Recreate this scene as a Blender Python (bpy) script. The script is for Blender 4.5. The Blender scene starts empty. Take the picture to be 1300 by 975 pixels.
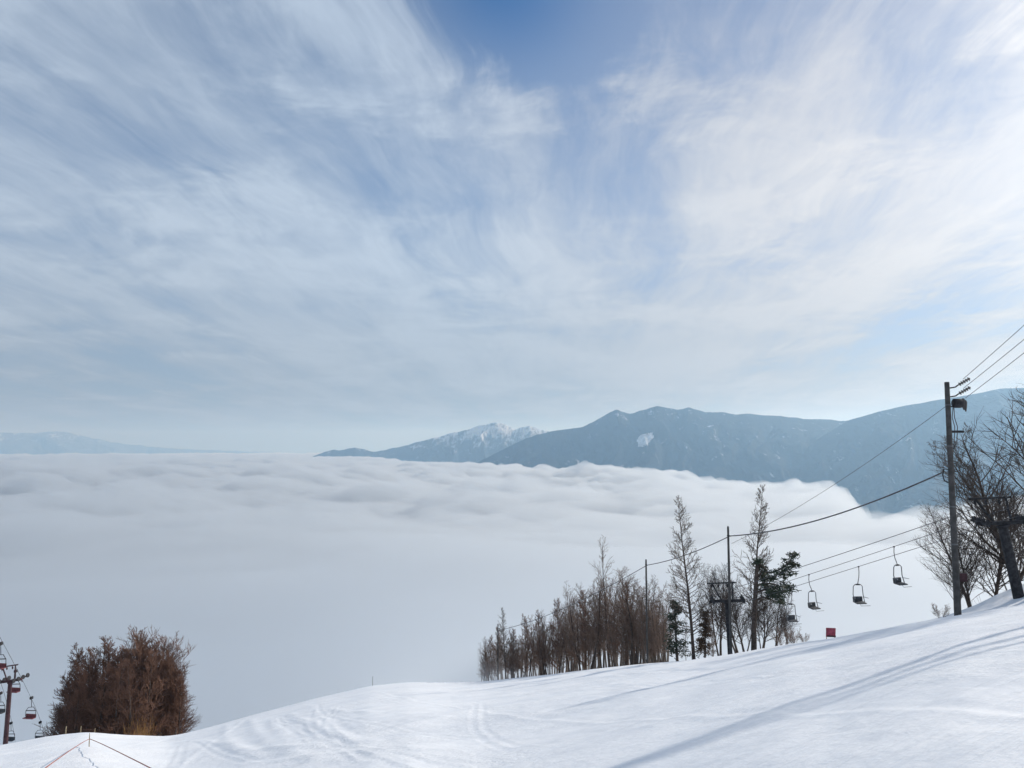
import bpy, math, random
import numpy as np
from mathutils import Vector, Matrix

# ------------------------------------------------------------------ camera, sky, sun, exposure
sc = bpy.context.scene
F = 976.0                      # focal length in pixels of the 1300 x 975 photograph
PITCH = math.radians(4.8)
SUN_AZ, SUN_EL = math.radians(56.0), math.radians(25.0)
EYE = 1.6
CX, CY = 650.0, 487.5

cam_d = bpy.data.cameras.new('camera')
cam_d.sensor_width = 36.0
cam_d.lens = 36.0 * F / 1300.0
cam_d.clip_start, cam_d.clip_end = 0.1, 200000.0
cam = bpy.data.objects.new('camera', cam_d)
sc.collection.objects.link(cam)
cam.location = (0, 0, 0)
cam.rotation_euler = (math.radians(90) + PITCH, 0, 0)
sc.camera = cam

sc.view_settings.view_transform = 'Standard'
sc.view_settings.look = 'None'
sc.view_settings.gamma = 1.0
sc.view_settings.use_curve_mapping = False
sc.view_settings.exposure = -0.11

cy = sc.cycles
cy.use_denoising = True
cy.max_bounces = 14
cy.diffuse_bounces = 3
cy.volume_bounces = 7
cy.transparent_max_bounces = 8
cy.sample_clamp_indirect = 6.0
cy.use_adaptive_sampling = True

SUN_DIR = Vector((math.sin(SUN_AZ) * math.cos(SUN_EL), math.cos(SUN_AZ) * math.cos(SUN_EL), math.sin(SUN_EL)))


class NT:
    """tiny node-graph helper"""
    def __init__(self, tree):
        self.t = tree
        tree.nodes.clear()

    def n(self, kind, **kw):
        nd = self.t.nodes.new(kind)
        for k, v in kw.items():
            setattr(nd, k, v)
        return nd

    def put(self, sock, v):
        if isinstance(v, bpy.types.NodeSocket):
            self.t.links.new(v, sock)
        elif v is not None:
            if hasattr(sock.default_value, '__len__') and not hasattr(v, '__len__'):
                v = (v,) * len(sock.default_value)
            if hasattr(sock.default_value, '__len__') and len(sock.default_value) == 4 and len(v) == 3:
                v = (*v, 1.0)
            sock.default_value = v

    def m(self, op, a, b=None, c=None, clamp=False):
        nd = self.n('ShaderNodeMath', operation=op, use_clamp=clamp)
        for i, v in enumerate((a, b, c)):
            if v is not None:
                self.put(nd.inputs[i], v)
        return nd.outputs[0]

    def vm(self, op, a, b=None, out=0):
        nd = self.n('ShaderNodeVectorMath', operation=op)
        self.put(nd.inputs[0], a)
        if b is not None:
            self.put(nd.inputs[1], b)
        return nd.outputs[out]

    def comb(self, x, y, z):
        nd = self.n('ShaderNodeCombineXYZ')
        for i, v in enumerate((x, y, z)):
            self.put(nd.inputs[i], v)
        return nd.outputs[0]

    def sep(self, v):
        nd = self.n('ShaderNodeSeparateXYZ')
        self.put(nd.inputs[0], v)
        return nd.outputs

    def noise(self, vec, scale=5.0, detail=4.0, rough=0.5, dist=0.0, lac=2.0, color=False):
        nd = self.n('ShaderNodeTexNoise')
        self.put(nd.inputs['Vector'], vec)
        self.put(nd.inputs['Scale'], scale)
        self.put(nd.inputs['Detail'], detail)
        self.put(nd.inputs['Roughness'], rough)
        self.put(nd.inputs['Lacunarity'], lac)
        self.put(nd.inputs['Distortion'], dist)
        return nd.outputs['Color' if color else 'Fac']

    def step(self, v, a, b, x=0.0, y=1.0):
        nd = self.n('ShaderNodeMapRange', interpolation_type='SMOOTHSTEP')
        for i, q in enumerate((v, a, b, x, y)):
            self.put(nd.inputs[i], q)
        return nd.outputs[0]

    def mix(self, f, a, b):
        nd = self.n('ShaderNodeMix', data_type='RGBA')
        self.put(nd.inputs[0], f)
        self.put(nd.inputs[6], a)
        self.put(nd.inputs[7], b)
        return nd.outputs[2]


# sky: Nishita air, and a layer of wind-drawn cirrus laid out on a plane high above the place
world = bpy.data.worlds.new('World')
sc.world = world
world.use_nodes = True
N = NT(world.node_tree)
sky = N.n('ShaderNodeTexSky', sky_type='NISHITA')
sky.sun_disc = False
sky.sun_elevation = SUN_EL
sky.sun_rotation = SUN_AZ
sky.altitude = 1600.0
sky.air_density = 1.0
sky.dust_density = 0.25
sky.ozone_density = 5.0
SKY_STRENGTH = 0.10
air = N.vm('SCALE', N.vm('MULTIPLY', sky.outputs[0], (0.44, 0.88, 1.12)))
air.node.inputs[3].default_value = SKY_STRENGTH

SEED = 80.3
tc = N.n('ShaderNodeTexCoord')
dx, dy, dz = N.sep(tc.outputs['Generated'])
h = N.m('ADD', N.m('MAXIMUM', dz, 0.0), 0.09)
u0 = N.m('DIVIDE', dx, h)
v0 = N.m('DIVIDE', dy, h)
CA = math.radians(6.0)         # the streaks run away from the viewer, a little to the right
u = N.m('SUBTRACT', N.m('MULTIPLY', u0, math.cos(CA)), N.m('MULTIPLY', v0, math.sin(CA)))
v = N.m('ADD', N.m('MULTIPLY', u0, math.sin(CA)), N.m('MULTIPLY', v0, math.cos(CA)))
plane = N.comb(u, v, 0.0)
warp = N.vm('SUBTRACT', N.noise(plane, 0.7, 3, 0.5, color=True), (0.5, 0.5, 0.5))
wx, wy, wz = N.sep(warp)
uw = N.m('ADD', u, N.m('MULTIPLY', wx, 0.50))
vw = N.m('ADD', v, N.m('MULTIPLY', wy, 1.2))
fibre = N.noise(N.comb(N.m('MULTIPLY', uw, 2.5), N.m('MULTIPLY', vw, 0.36), SEED), 1.0, 12, 0.63, 0.15)
fine = N.noise(N.comb(N.m('MULTIPLY', uw, 10.0), N.m('MULTIPLY', vw, 2.6), SEED + 5.6), 1.0, 10, 0.68, 0.5)
puff = N.noise(N.comb(uw, vw, SEED + 2.4), 1.5, 8, 0.6, 0.2)
broad = N.noise(N.comb(N.m('MULTIPLY', u, 0.62), N.m('MULTIPLY', v, 0.30), SEED - 1.4), 1.0, 3, 0.5)
dens = N.m('ADD', N.m('MULTIPLY', fibre, 0.95), N.m('MULTIPLY', fine, 0.42))
dens = N.m('ADD', dens, N.m('MULTIPLY', puff, 0.55))
dens = N.m('ADD', dens, N.m('MULTIPLY', broad, 0.85))
# a clear blue window high ahead
wu = N.m('MULTIPLY', N.m('ADD', u, 0.16), 5.2)
wv = N.m('MULTIPLY', N.m('SUBTRACT', v, 1.30), 3.0)
win = N.m('EXPONENT', N.m('MULTIPLY', N.m('ADD', N.m('MULTIPLY', wu, wu), N.m('MULTIPLY', wv, wv)), -1.0))
dens = N.m('SUBTRACT', dens, N.m('MULTIPLY', win, 0.75))
wisp = N.noise(N.comb(N.m('MULTIPLY', uw, 4.2), N.m('MULTIPLY', vw, 0.9), SEED + 9.1), 1.0, 8, 0.62, 0.6)
wisp = N.m('POWER', N.m('SUBTRACT', 1.0, N.m('ABSOLUTE', N.m('MULTIPLY', N.m('SUBTRACT', wisp, 0.5), 3.2)), clamp=True), 3.0)
wisp = N.m('MULTIPLY', wisp, N.step(puff, 0.46, 0.66, 0.0, 0.30))
dens = N.m('ADD', dens, wisp)
bright = N.m('MULTIPLY', N.step(dens, 1.10, 1.78), N.step(dz, -0.01, 0.06))
veil = N.m('ADD', 0.26, N.m('MULTIPLY', broad, 0.30))
tau = N.m('MULTIPLY', N.m('ADD', veil, N.m('MULTIPLY', bright, 1.25)), N.m('SUBTRACT', 1.0, N.m('MULTIPLY', win, 0.97)))
tau = N.m('ADD', N.m('MULTIPLY', tau, N.step(dz, -0.02, 0.05)), N.step(dz, 0.24, -0.01, 0.0, 0.40))
path = N.m('DIVIDE', 1.0, N.m('ADD', N.m('MAXIMUM', dz, 0.0), 0.24))
alpha = N.m('SUBTRACT', 1.0, N.m('EXPONENT', N.m('MULTIPLY', N.m('MULTIPLY', tau, path), -0.85)))
# ice crystals scatter forward: the veil is brighter towards the sun
cosg = N.m('MAXIMUM', N.vm('DOT_PRODUCT', tc.outputs['Generated'], tuple(SUN_DIR), out=1), 0.0)
glow = N.m('ADD', N.m('MULTIPLY', N.m('POWER', cosg, 3.0), 0.20), N.m('MULTIPLY', N.m('POWER', cosg, 16.0), 0.60))
lum = N.m('MULTIPLY', N.m('ADD', N.m('ADD', 0.52, N.m('MULTIPLY', bright, 0.13)), glow), N.step(dz, 0.0, 0.30, 0.66, 1.0))
thin = N.vm('SCALE', (0.88, 1.045, 1.25))
N.put(thin.node.inputs[3], lum)
warm = N.vm('SCALE', (1.05, 1.02, 1.0))
N.put(warm.node.inputs[3], lum)
ccol = N.mix(N.step(cosg, 0.45, 0.95), thin, warm)
skycol = N.mix(alpha, air, ccol)
bg = N.n('ShaderNodeBackground')
N.put(bg.inputs['Color'], skycol)
bg.inputs['Strength'].default_value = 1.0
N.t.links.new(bg.outputs[0], N.n('ShaderNodeOutputWorld').inputs[0])

sun_d = bpy.data.lights.new('sun', 'SUN')
sun_d.energy = 4.4
sun_d.angle = math.radians(1.1)
sun_d.color = (1.0, 0.945, 0.86)
sun = bpy.data.objects.new('sun', sun_d)
sc.collection.objects.link(sun)
sun.rotation_euler = SUN_DIR.to_track_quat('Z', 'Y').to_euler()
sun.location = SUN_DIR * 60

# ------------------------------------------------------------------ helpers
COL = sc.collection
rnd = random.Random(11)


def P(px, py, Y):
    """world point seen at photograph pixel (px, py) standing Y metres ahead"""
    a, b = (px - CX) / F, (CY - py) / F
    d = Vector((a, math.cos(PITCH) - b * math.sin(PITCH), math.sin(PITCH) + b * math.cos(PITCH)))
    return d * (Y / d.y)


def pix(p):
    c, s = math.cos(PITCH), math.sin(PITCH)
    fz = p[1] * c + p[2] * s
    up = -p[1] * s + p[2] * c
    return CX + F * p[0] / fz, CY - F * up / fz


def tag(o, label=None, cat=None, group=None, kind=None):
    if label: o['label'] = label
    if cat: o['category'] = cat
    if group: o['group'] = group
    if kind: o['kind'] = kind
    return o


def empty(name, loc=(0, 0, 0), rz=0.0):
    o = bpy.data.objects.new(name, None)
    o.empty_display_size = 0.3
    COL.objects.link(o)
    o.location = loc
    o.rotation_euler = (0, 0, rz)
    return o


def mesh_obj(name, verts, faces, mat, parent=None, smooth=False):
    me = bpy.data.meshes.new(name)
    me.from_pydata([tuple(q) for q in verts], [], faces)
    if smooth:
        me.polygons.foreach_set('use_smooth', [True] * len(me.polygons))
    me.update()
    me.materials.append(mat)
    o = bpy.data.objects.new(name, me)
    COL.objects.link(o)
    o.parent = parent
    return o


def copy_tree(o, parent=None):
    c = o.copy()
    COL.objects.link(c)
    c.parent = parent
    for ch in o.children:
        copy_tree(ch, c)
    return c


class MB:
    def __init__(self):
        self.v, self.f = [], []

    def tube(self, pts, rad, k=6, caps=True):
        n = len(pts)
        base = len(self.v)
        pts = [Vector(p) for p in pts]
        if not hasattr(rad, '__len__'):
            rad = [rad] * n
        t0 = (pts[-1] - pts[0]).normalized()
        ref = Vector((1, 0, 0)) if abs(t0.x) < 0.8 else Vector((0, 1, 0))
        for i in range(n):
            t = (pts[min(i + 1, n - 1)] - pts[max(i - 1, 0)])
            if t.length < 1e-9:
                t = Vector((0, 0, 1))
            t.normalize()
            a = t.cross(ref)
            if a.length < 1e-4:
                a = t.cross(Vector((0, 0, 1)))
            a.normalize()
            b = t.cross(a)
            for j in range(k):
                an = 2 * math.pi * j / k
                self.v.append(pts[i] + (a * math.cos(an) + b * math.sin(an)) * rad[i])
        for i in range(n - 1):
            for j in range(k):
                j2 = (j + 1) % k
                self.f.append((base + i * k + j, base + i * k + j2, base + (i + 1) * k + j2, base + (i + 1) * k + j))
        if caps:
            self.f.append(tuple(base + j for j in range(k))[::-1])
            self.f.append(tuple(base + (n - 1) * k + j for j in range(k)))
        return self

    def box(self, c, size, rot=None, bev=0.0):
        """box with chamfered vertical-ish edges when bev > 0"""
        c = Vector(c)
        sx, sy, sz = (s / 2 for s in size)
        b = len(self.v)
        if bev <= 0:
            pts = [(x, y, z) for z in (-sz, sz) for x, y in ((-sx, -sy), (sx, -sy), (sx, sy), (-sx, sy))]
            fc = [(0, 3, 2, 1), (4, 5, 6, 7), (0, 1, 5, 4), (1, 2, 6, 5), (2, 3, 7, 6), (3, 0, 4, 7)]
        else:
            ring = [(-sx + bev, -sy), (sx - bev, -sy), (sx, -sy + bev), (sx, sy - bev), (sx - bev, sy), (-sx + bev, sy), (-sx, sy - bev), (-sx, -sy + bev)]
            pts = []
            for z, q in ((-sz, 1 - bev / max(sx, sy)), (-sz + bev, 1), (sz - bev, 1), (sz, 1 - bev / max(sx, sy))):
                pts += [(x * q, y * q, z) for x, y in ring]
            fc = [tuple(range(8))[::-1], tuple(24 + j for j in range(8))]
            for i in range(3):
                for j in range(8):
                    fc.append((i * 8 + j, i * 8 + (j + 1) % 8, i * 8 + 8 + (j + 1) % 8, i * 8 + 8 + j))
        for p in pts:
            p = Vector(p)
            if rot is not None:
                p = rot @ p
            self.v.append(c + p)
        self.f += [tuple(b + i for i in q) for q in fc]
        return self

    def build(self, name, mat, parent=None, smooth=False):
        return mesh_obj(name, self.v, self.f, mat, parent, smooth)


# value noise on arrays
_T = np.random.RandomState(5).rand(512, 512)


def vnoise(x, y):
    xi, yi = np.floor(x).astype(np.int64), np.floor(y).astype(np.int64)
    fx, fy = x - xi, y - yi
    fx, fy = fx * fx * fx * (fx * (fx * 6 - 15) + 10), fy * fy * fy * (fy * (fy * 6 - 15) + 10)
    g = lambda a, b: _T[a & 511, b & 511]
    return (g(xi, yi) * (1 - fx) + g(xi + 1, yi) * fx) * (1 - fy) + (g(xi, yi + 1) * (1 - fx) + g(xi + 1, yi + 1) * fx) * fy


def fbm(x, y, o=5, gain=0.5, lac=2.03):
    s, a, t = 0.0, 1.0, 0.0
    for i in range(o):
        s = s + a * (vnoise(x + 17.3 * i, y - 9.1 * i) - 0.5)
        t += a
        a *= gain
        x, y = x * lac * 0.8 - y * lac * 0.6, x * lac * 0.6 + y * lac * 0.8
    return s / t * 2.0


def sstep(a, b, x):
    t = np.clip((x - a) / (b - a), 0, 1)
    return t * t * (3 - 2 * t)


def grid_obj(name, X, Y, Z, mat, wrap=False, smooth=True):
    nr, nc = X.shape
    me = bpy.data.meshes.new(name)
    co = np.stack([X, Y, Z], -1).reshape(-1, 3).astype(np.float32)
    i, j = np.meshgrid(np.arange(nr - 1), np.arange(nc if wrap else nc - 1), indexing='ij')
    j2 = (j + 1) % nc
    q = np.stack([i * nc + j, (i + 1) * nc + j, (i + 1) * nc + j2, i * nc + j2], -1).reshape(-1, 4)
    q = q[:, ::-1]
    me.vertices.add(len(co))
    me.vertices.foreach_set('co', co.ravel())
    me.loops.add(q.size)
    me.loops.foreach_set('vertex_index', q.ravel().astype(np.int32))
    me.polygons.add(len(q))
    me.polygons.foreach_set('loop_start', (np.arange(len(q)) * 4).astype(np.int32))
    me.polygons.foreach_set('loop_total', np.full(len(q), 4, np.int32))
    me.update(calc_edges=True)
    me.validate()
    if smooth:
        me.polygons.foreach_set('use_smooth', np.ones(len(q), bool))
    me.materials.append(mat)
    o = bpy.data.objects.new(name, me)
    COL.objects.link(o)
    return o


# ------------------------------------------------------------------ materials
def principled(name, col, rough=0.7, metal=0.0, spec=0.3, var=0.25, scale=8.0, bump=0.0, bscale=40.0, col2=None, coord='Object'):
    m = bpy.data.materials.new(name)
    m.use_nodes = True
    n = NT(m.node_tree)
    b = n.n('ShaderNodeBsdfPrincipled')
    t = n.n('ShaderNodeTexCoord')
    c2 = col2 or tuple(max(0.0, c * (1 - var)) for c in col)
    c1 = col if col2 else tuple(min(1.0, c * (1 + var)) for c in col)
    f = n.step(n.noise(t.outputs[coord], scale, 5, 0.6), 0.35, 0.65)
    n.put(b.inputs['Base Color'], n.mix(f, c1, c2))
    b.inputs['Roughness'].default_value = rough
    b.inputs['Metallic'].default_value = metal
    b.inputs['Specular IOR Level'].default_value = spec
    if bump > 0:
        bp = n.n('ShaderNodeBump')
        bp.inputs['Strength'].default_value = bump
        bp.inputs['Distance'].default_value = 0.02
        n.put(bp.inputs['Height'], n.noise(t.outputs[coord], bscale, 5, 0.6))
        n.put(b.inputs['Normal'], bp.outputs[0])
    n.t.links.new(b.outputs[0], n.n('ShaderNodeOutputMaterial').inputs[0])
    return m


M = {}
M['bark'] = principled('bark', (0.075, 0.058, 0.048), 0.9, var=0.35, scale=6, bump=0.6, bscale=25)
M['bark_pale'] = principled('bark_pale', (0.17, 0.14, 0.115), 0.9, var=0.35, scale=5, bump=0.5, bscale=25)
M['twig'] = principled('twig', (0.165, 0.113, 0.085), 0.9, var=0.35, scale=0.7)
M['twig_dark'] = principled('twig_dark', (0.075, 0.06, 0.052), 0.9, var=0.3, scale=1.5)
M['twig_red'] = principled('twig_red', (0.15, 0.082, 0.055), 0.9, var=0.35, scale=0.8)
M['twig_larch'] = principled('twig_larch', (0.12, 0.095, 0.075), 0.9, var=0.3, scale=1.5)
M['needle'] = principled('needle', (0.040, 0.058, 0.036), 0.75, var=0.4, scale=2.5)
M['needle_brown'] = principled('needle_brown', (0.10, 0.062, 0.035), 0.8, var=0.4, scale=2.5)
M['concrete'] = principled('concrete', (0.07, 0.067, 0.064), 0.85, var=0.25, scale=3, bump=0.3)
M['steel_dark'] = principled('steel_dark', (0.036, 0.036, 0.039), 0.8, 0.0, 0.15, var=0.35, scale=5)
M['steel_grey'] = principled('steel_grey', (0.13, 0.135, 0.14), 0.5, 0.6, var=0.25, scale=6)
M['wire'] = principled('wire', (0.08, 0.083, 0.088), 0.6, 0.2)
M['porcelain'] = principled('porcelain', (0.05, 0.045, 0.045), 0.4, spec=0.5)
M['seat_dark'] = principled('seat_dark', (0.085, 0.088, 0.092), 0.7, var=0.3)
M['seat_red'] = principled('seat_red', (0.17, 0.05, 0.055), 0.7, var=0.3)
M['frame_pale'] = principled('frame_pale', (0.30, 0.31, 0.32), 0.5, 0.3, var=0.15)
M['tower_red'] = principled('tower_red', (0.055, 0.025, 0.03), 0.6, 0.2, var=0.35, scale=4)
M['sign_red'] = principled('sign_red', (0.30, 0.06, 0.09), 0.75, var=0.3, scale=4)
M['rope_red'] = principled('rope_red', (0.30, 0.11, 0.09), 0.85)
M['stake'] = principled('stake', (0.30, 0.24, 0.15), 0.8, scale=6)
M['straw'] = principled('straw', (0.34, 0.19, 0.07), 0.9, var=0.35, scale=1.0)


def snow_material():
    m = bpy.data.materials.new('snow')
    m.use_nodes = True
    n = NT(m.node_tree)
    b = n.n('ShaderNodeBsdfPrincipled')
    t = n.n('ShaderNodeTexCoord')
    pos = t.outputs['Object']
    x, y, z = n.sep(pos)
    ca, sa = math.cos(math.radians(33)), math.sin(math.radians(33))
    al = n.m('ADD', n.m('MULTIPLY', x, ca), n.m('MULTIPLY', y, sa))       # along the piste tracks
    ac = n.m('SUBTRACT', n.m('MULTIPLY', y, ca), n.m('MULTIPLY', x, sa))
    tracks = n.noise(n.comb(n.m('MULTIPLY', al, 0.20), n.m('MULTIPLY', ac, 4.4), 0.0), 1.0, 7, 0.62, 0.12)
    grain = n.noise(pos, 9.0, 8, 0.65)
    lump = n.noise(pos, 1.6, 5, 0.55, 0.3)
    mask = n.step(n.noise(pos, 0.18, 3, 0.5), 0.42, 0.62)
    hgt = n.m('ADD', n.m('MULTIPLY', tracks, 0.22), n.m('MULTIPLY', grain, n.m('ADD', 0.035, n.m('MULTIPLY', mask, 0.07))))
    hgt = n.m('ADD', hgt, n.m('MULTIPLY', lump, 0.08))
    bp = n.n('ShaderNodeBump')
    bp.inputs['Strength'].default_value = 0.55
    bp.inputs['Distance'].default_value = 0.6
    n.put(bp.inputs['Height'], hgt)
    n.put(b.inputs['Normal'], bp.outputs[0])
    n.put(b.inputs['Base Color'], n.mix(n.step(n.noise(pos, 0.35, 4, 0.6), 0.3, 0.7), (0.80, 0.83, 0.87), (0.87, 0.89, 0.915)))
    b.inputs['Roughness'].default_value = 0.62
    b.inputs['Specular IOR Level'].default_value = 0.22
    n.t.links.new(b.outputs[0], n.n('ShaderNodeOutputMaterial').inputs[0])
    return m


M['snow'] = snow_material()


def mountain_material(name, snow_lo, snow_hi, amount, forest=(0.018, 0.028, 0.038)):
    m = bpy.data.materials.new(name)
    m.use_nodes = True
    n = NT(m.node_tree)
    b = n.n('ShaderNodeBsdfPrincipled')
    t = n.n('ShaderNodeTexCoord')
    g = n.n('ShaderNodeNewGeometry')
    pos = t.outputs['Object']
    x, y, z = n.sep(pos)
    streak = n.noise(n.comb(n.m('MULTIPLY', x, 0.016), n.m('MULTIPLY', y, 0.004), n.m('MULTIPLY', z, 0.006)), 1.0, 8, 0.68, 0.4)
    patch = n.noise(pos, 0.0035, 6, 0.62, 0.3)
    hh = n.step(z, snow_lo, snow_hi)
    s = n.m('ADD', n.m('MULTIPLY', streak, 0.8), n.m('MULTIPLY', patch, 0.6))
    s = n.m('ADD', s, n.m('MULTIPLY', hh, amount))
    f = n.step(s, 0.80, 1.02)
    bp = n.n('ShaderNodeBump')
    bp.inputs['Strength'].default_value = 1.0
    bp.inputs['Distance'].default_value = 60.0
    n.put(bp.inputs['Height'], n.m('ADD', streak, n.m('MULTIPLY', n.noise(pos, 0.012, 6, 0.65), 0.7)))
    n.put(b.inputs['Normal'], bp.outputs[0])
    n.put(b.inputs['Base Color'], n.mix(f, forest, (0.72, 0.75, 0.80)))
    b.inputs['Roughness'].default_value = 0.9
    b.inputs['Specular IOR Level'].default_value = 0.05
    n.t.links.new(b.outputs[0], n.n('ShaderNodeOutputMaterial').inputs[0])
    return m


def volume_material(name, col, density, aniso, clear=False):
    m = bpy.data.materials.new(name)
    m.use_nodes = True
    n = NT(m.node_tree)
    vsh = n.n('ShaderNodeVolumePrincipled')
    n.put(vsh.inputs['Color'], col)
    vsh.inputs['Density'].default_value = density
    vsh.inputs['Anisotropy'].default_value = aniso
    if clear:
        n.put(vsh.inputs['Absorption Color'], (1.0, 1.0, 1.0))
    n.t.links.new(vsh.outputs[0], n.n('ShaderNodeOutputMaterial').inputs['Volume'])
    return m


# ------------------------------------------------------------------ the snow slope
# brow of the piste: photograph column, row and distance ahead
BROW = [(-160, 962, 54), (0, 951, 55), (60, 941, 57), (110, 935, 60), (160, 937, 63), (215, 936, 70), (260, 925, 78), (320, 908, 90),
        (400, 887, 108), (470, 871, 128), (520, 866, 128), (575, 866, 122), (615, 865, 110), (700, 856, 92), (760, 849, 80),
        (820, 843, 67), (878, 838, 56), (928, 831, 49.5), (1000, 818, 45), (1055, 811, 42), (1130, 797, 37), (1216, 781, 33.6),
        (1300, 768, 33), (1420, 750, 33)]
_th, _E, _R = [], [], []
for a, b_, c in BROW:
    p = P(a, b_, c)
    r = math.hypot(p.x, p.y)
    _th.append(math.atan2(p.x, p.y)); _E.append(p.z / r); _R.append(r)
GA, GB = 0.142, -0.295         # the hillside falls ahead and to the left
_th = np.array(_th); _E = np.array(_E); _R = np.array(_R)
_res = _E - (GA * np.sin(_th) + GB * np.cos(_th))
_tt = np.concatenate([[-math.pi, -1.5, -1.1], _th, [1.15, 1.6, math.pi]])
_rr = np.concatenate([[0, 0, 0], _res, [0, 0, 0]])
_RR = np.concatenate([[60, 55, 55], _R, [42, 60, 60]])
# fine, smoothed tables
_TF = np.linspace(-math.pi, math.pi, 4001)


def _smooth(a, w):
    k = np.hanning(w); k /= k.sum()
    return np.convolve(np.pad(a, w // 2, mode='edge'), k, mode='valid')[:len(a)]


_RF = _smooth(np.interp(_TF, _tt, _RR), 41)
_EF = _smooth(np.interp(_TF, _tt, _rr), 25)


def ground(x, y, detail=1):
    x = np.asarray(x, float); y = np.asarray(y, float)
    r = np.hypot(x, y) + 1e-6
    th = np.arctan2(x, y)
    R = np.interp(th, _TF, _RF)
    near = sstep(2.0, 12.0, r)
    e = GA * np.sin(th) + GB * np.cos(th) + np.interp(th, _TF, _EF) * near
    front = sstep(-0.35, 0.25, np.cos(th))          # ahead the slope breaks off at the brow, behind it just climbs
    s = r / R
    dip = EYE * np.where(s < 1, (1 - np.minimum(s, 1)) ** 2, 0.0)
    dip = dip * front + EYE * (1 - front)
    over = np.maximum(r - R, 0)
    k, lim = 0.0022, 0.20
    knee = lim / (2 * k)
    fall = np.where(over < knee, k * over ** 2, k * knee ** 2 + lim * (over - knee))
    z = e * r - dip - fall * front
    # far away the hill runs out into the valley under the cloud / levels off above
    z = np.maximum(z, -650 + 40 * fbm(x / 900, y / 900, 3))
    z = np.where(z > 90, 90 + (z - 90) / (1 + (z - 90) / 60), z)
    if detail:
        wgt = sstep(3.0, 10.0, r) * (1 - sstep(0.72, 1.0, s) * 0.65 * front)
        ca, sa = math.cos(0.70), math.sin(0.70)
        al, ac = x * ca + y * sa, y * ca - x * sa
        z = z + wgt * (0.16 * fbm(x / 9, y / 9, 4) + 0.045 * fbm(al / 9, ac / 0.9, 3) + 0.018 * fbm(x / 0.8, y / 0.8, 3))
        # seams left by the groomer, running down the fall line
        sa2 = x * 0.957 + y * 0.29 + 0.5 * fbm(x / 25, y / 25, 2)
        ph = (sa2 / 4.3) % 1.0
        z = z + wgt * 0.010 * (np.exp(-((ph - 0.5) / 0.035) ** 2) - 0.6 * np.exp(-((ph - 0.56) / 0.04) ** 2))
    if detail == 2:
        for (x0, y0, x1, y1, bend, w) in TRACKS:
            ddx, ddy = x1 - x0, y1 - y0
            L = math.hypot(ddx, ddy)
            tx, ty = ddx / L, ddy / L
            ta = (x - x0) * tx + (y - y0) * ty
            tb = -(x - x0) * ty + (y - y0) * tx - bend * np.sin(ta / L * 5 + x0)
            k = (np.abs(tb) < 1.0) & (ta > 0) & (ta < L)
            if not k.any():
                continue
            tb, ta = tb[k], ta[k]
            m = sstep(0, 2, ta) * (1 - sstep(L - 2, L, ta))
            dz_ = 0.0
            for off in (-0.15, 0.15):
                q = (tb - off) / w
                dz_ = dz_ + m * 0.004 * (-np.exp(-q * q) + 0.55 * np.exp(-((np.abs(q) - 1.9) ** 2) * 2))
            z[k] += dz_
        for poly in LIPS:
            near2 = np.full(x.shape, 1e9)
            for (x0, y0), (x1, y1) in zip(poly[:-1], poly[1:]):
                ddx, ddy = x1 - x0, y1 - y0
                t = np.clip(((x - x0) * ddx + (y - y0) * ddy) / (ddx * ddx + ddy * ddy), 0, 1)
                d2 = (x - x0 - t * ddx) ** 2 + (y - y0 - t * ddy) ** 2
                near2 = np.minimum(near2, d2)
            z = z + (0.018 + 0.02 * vnoise(x / 2.2, y / 2.2)) * np.exp(-near2 / 0.28 ** 2)
    # the piled-up bank under the lift tower
    bx, by = P(1332, 748, 38.0).x, 38.0
    q = ((x - bx) / 3.2) ** 2 + ((y - by) / 3.4) ** 2
    z = z + 1.15 * np.exp(-q) * (1 + 0.15 * fbm(x / 1.5, y / 1.5, 3))
    # a low hump at the foot of the left wood
    p = P(95, 945, 52)
    q = ((x - p.x) / 7.0) ** 2 + ((y - p.y) / 6.0) ** 2
    z = z + 0.35 * np.exp(-q)
    return z


_R = random.Random(34)
TRACKS = []
for _k in range(20):           # runs down the fall line
    _x, _y = _R.uniform(-14, 20), _R.uniform(5, 30)
    _a, _l = _R.gauss(0.30, 0.10), _R.uniform(18, 60)
    TRACKS.append((_x, _y, _x - math.sin(_a) * _l, _y + math.cos(_a) * _l, _R.uniform(0.1, 0.7), _R.uniform(0.06, 0.12)))
for _k in range(12):           # traverses
    _x, _y = _R.uniform(4, 24), _R.uniform(9, 34)
    _a, _l = _R.gauss(0.42, 0.14), _R.uniform(10, 34)
    TRACKS.append((_x, _y, _x - math.cos(_a) * _l, _y - math.sin(_a) * _l * 0.6, _R.uniform(0.1, 0.5), _R.uniform(0.05, 0.09)))


def hit(px, py):
    d = P(px, py, 1.0)
    Y = np.geomspace(3, 150, 4000)
    k = np.argmax(ground(d.x * Y, Y, False) >= d.z * Y)
    return (d.x * Y[k], Y[k])


# snow lips drawn by wind and skis on the lower left of the piste
LIPS = [[hit(*q) for q in pl] for pl in (
    [(344, 912), (349, 926), (360, 938), (382, 952), (402, 962)], [(318, 914), (326, 930), (344, 944), (372, 956)], [(288, 921), (286, 936), (300, 950), (330, 958)],
    [(368, 906), (392, 918), (424, 930), (470, 938)], [(250, 940), (320, 950), (400, 944), (480, 926), (560, 914)], [(420, 900), (470, 907), (540, 897), (620, 889)],
    [(300, 968), (380, 958), (470, 950), (560, 952)])]


def gz(x, y):
    return float(ground(np.array([x]), np.array([y]), 1)[0])


def on_ground(px, Y):
    """point of the ground seen in photograph column px, Y metres ahead"""
    x = (px - CX) / F * Y
    for _ in range(8):
        z = gz(x, Y)
        q = pix((x, Y, z))[0]
        x += (px - q) / F * Y
    return Vector((x, Y, gz(x, Y)))


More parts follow.
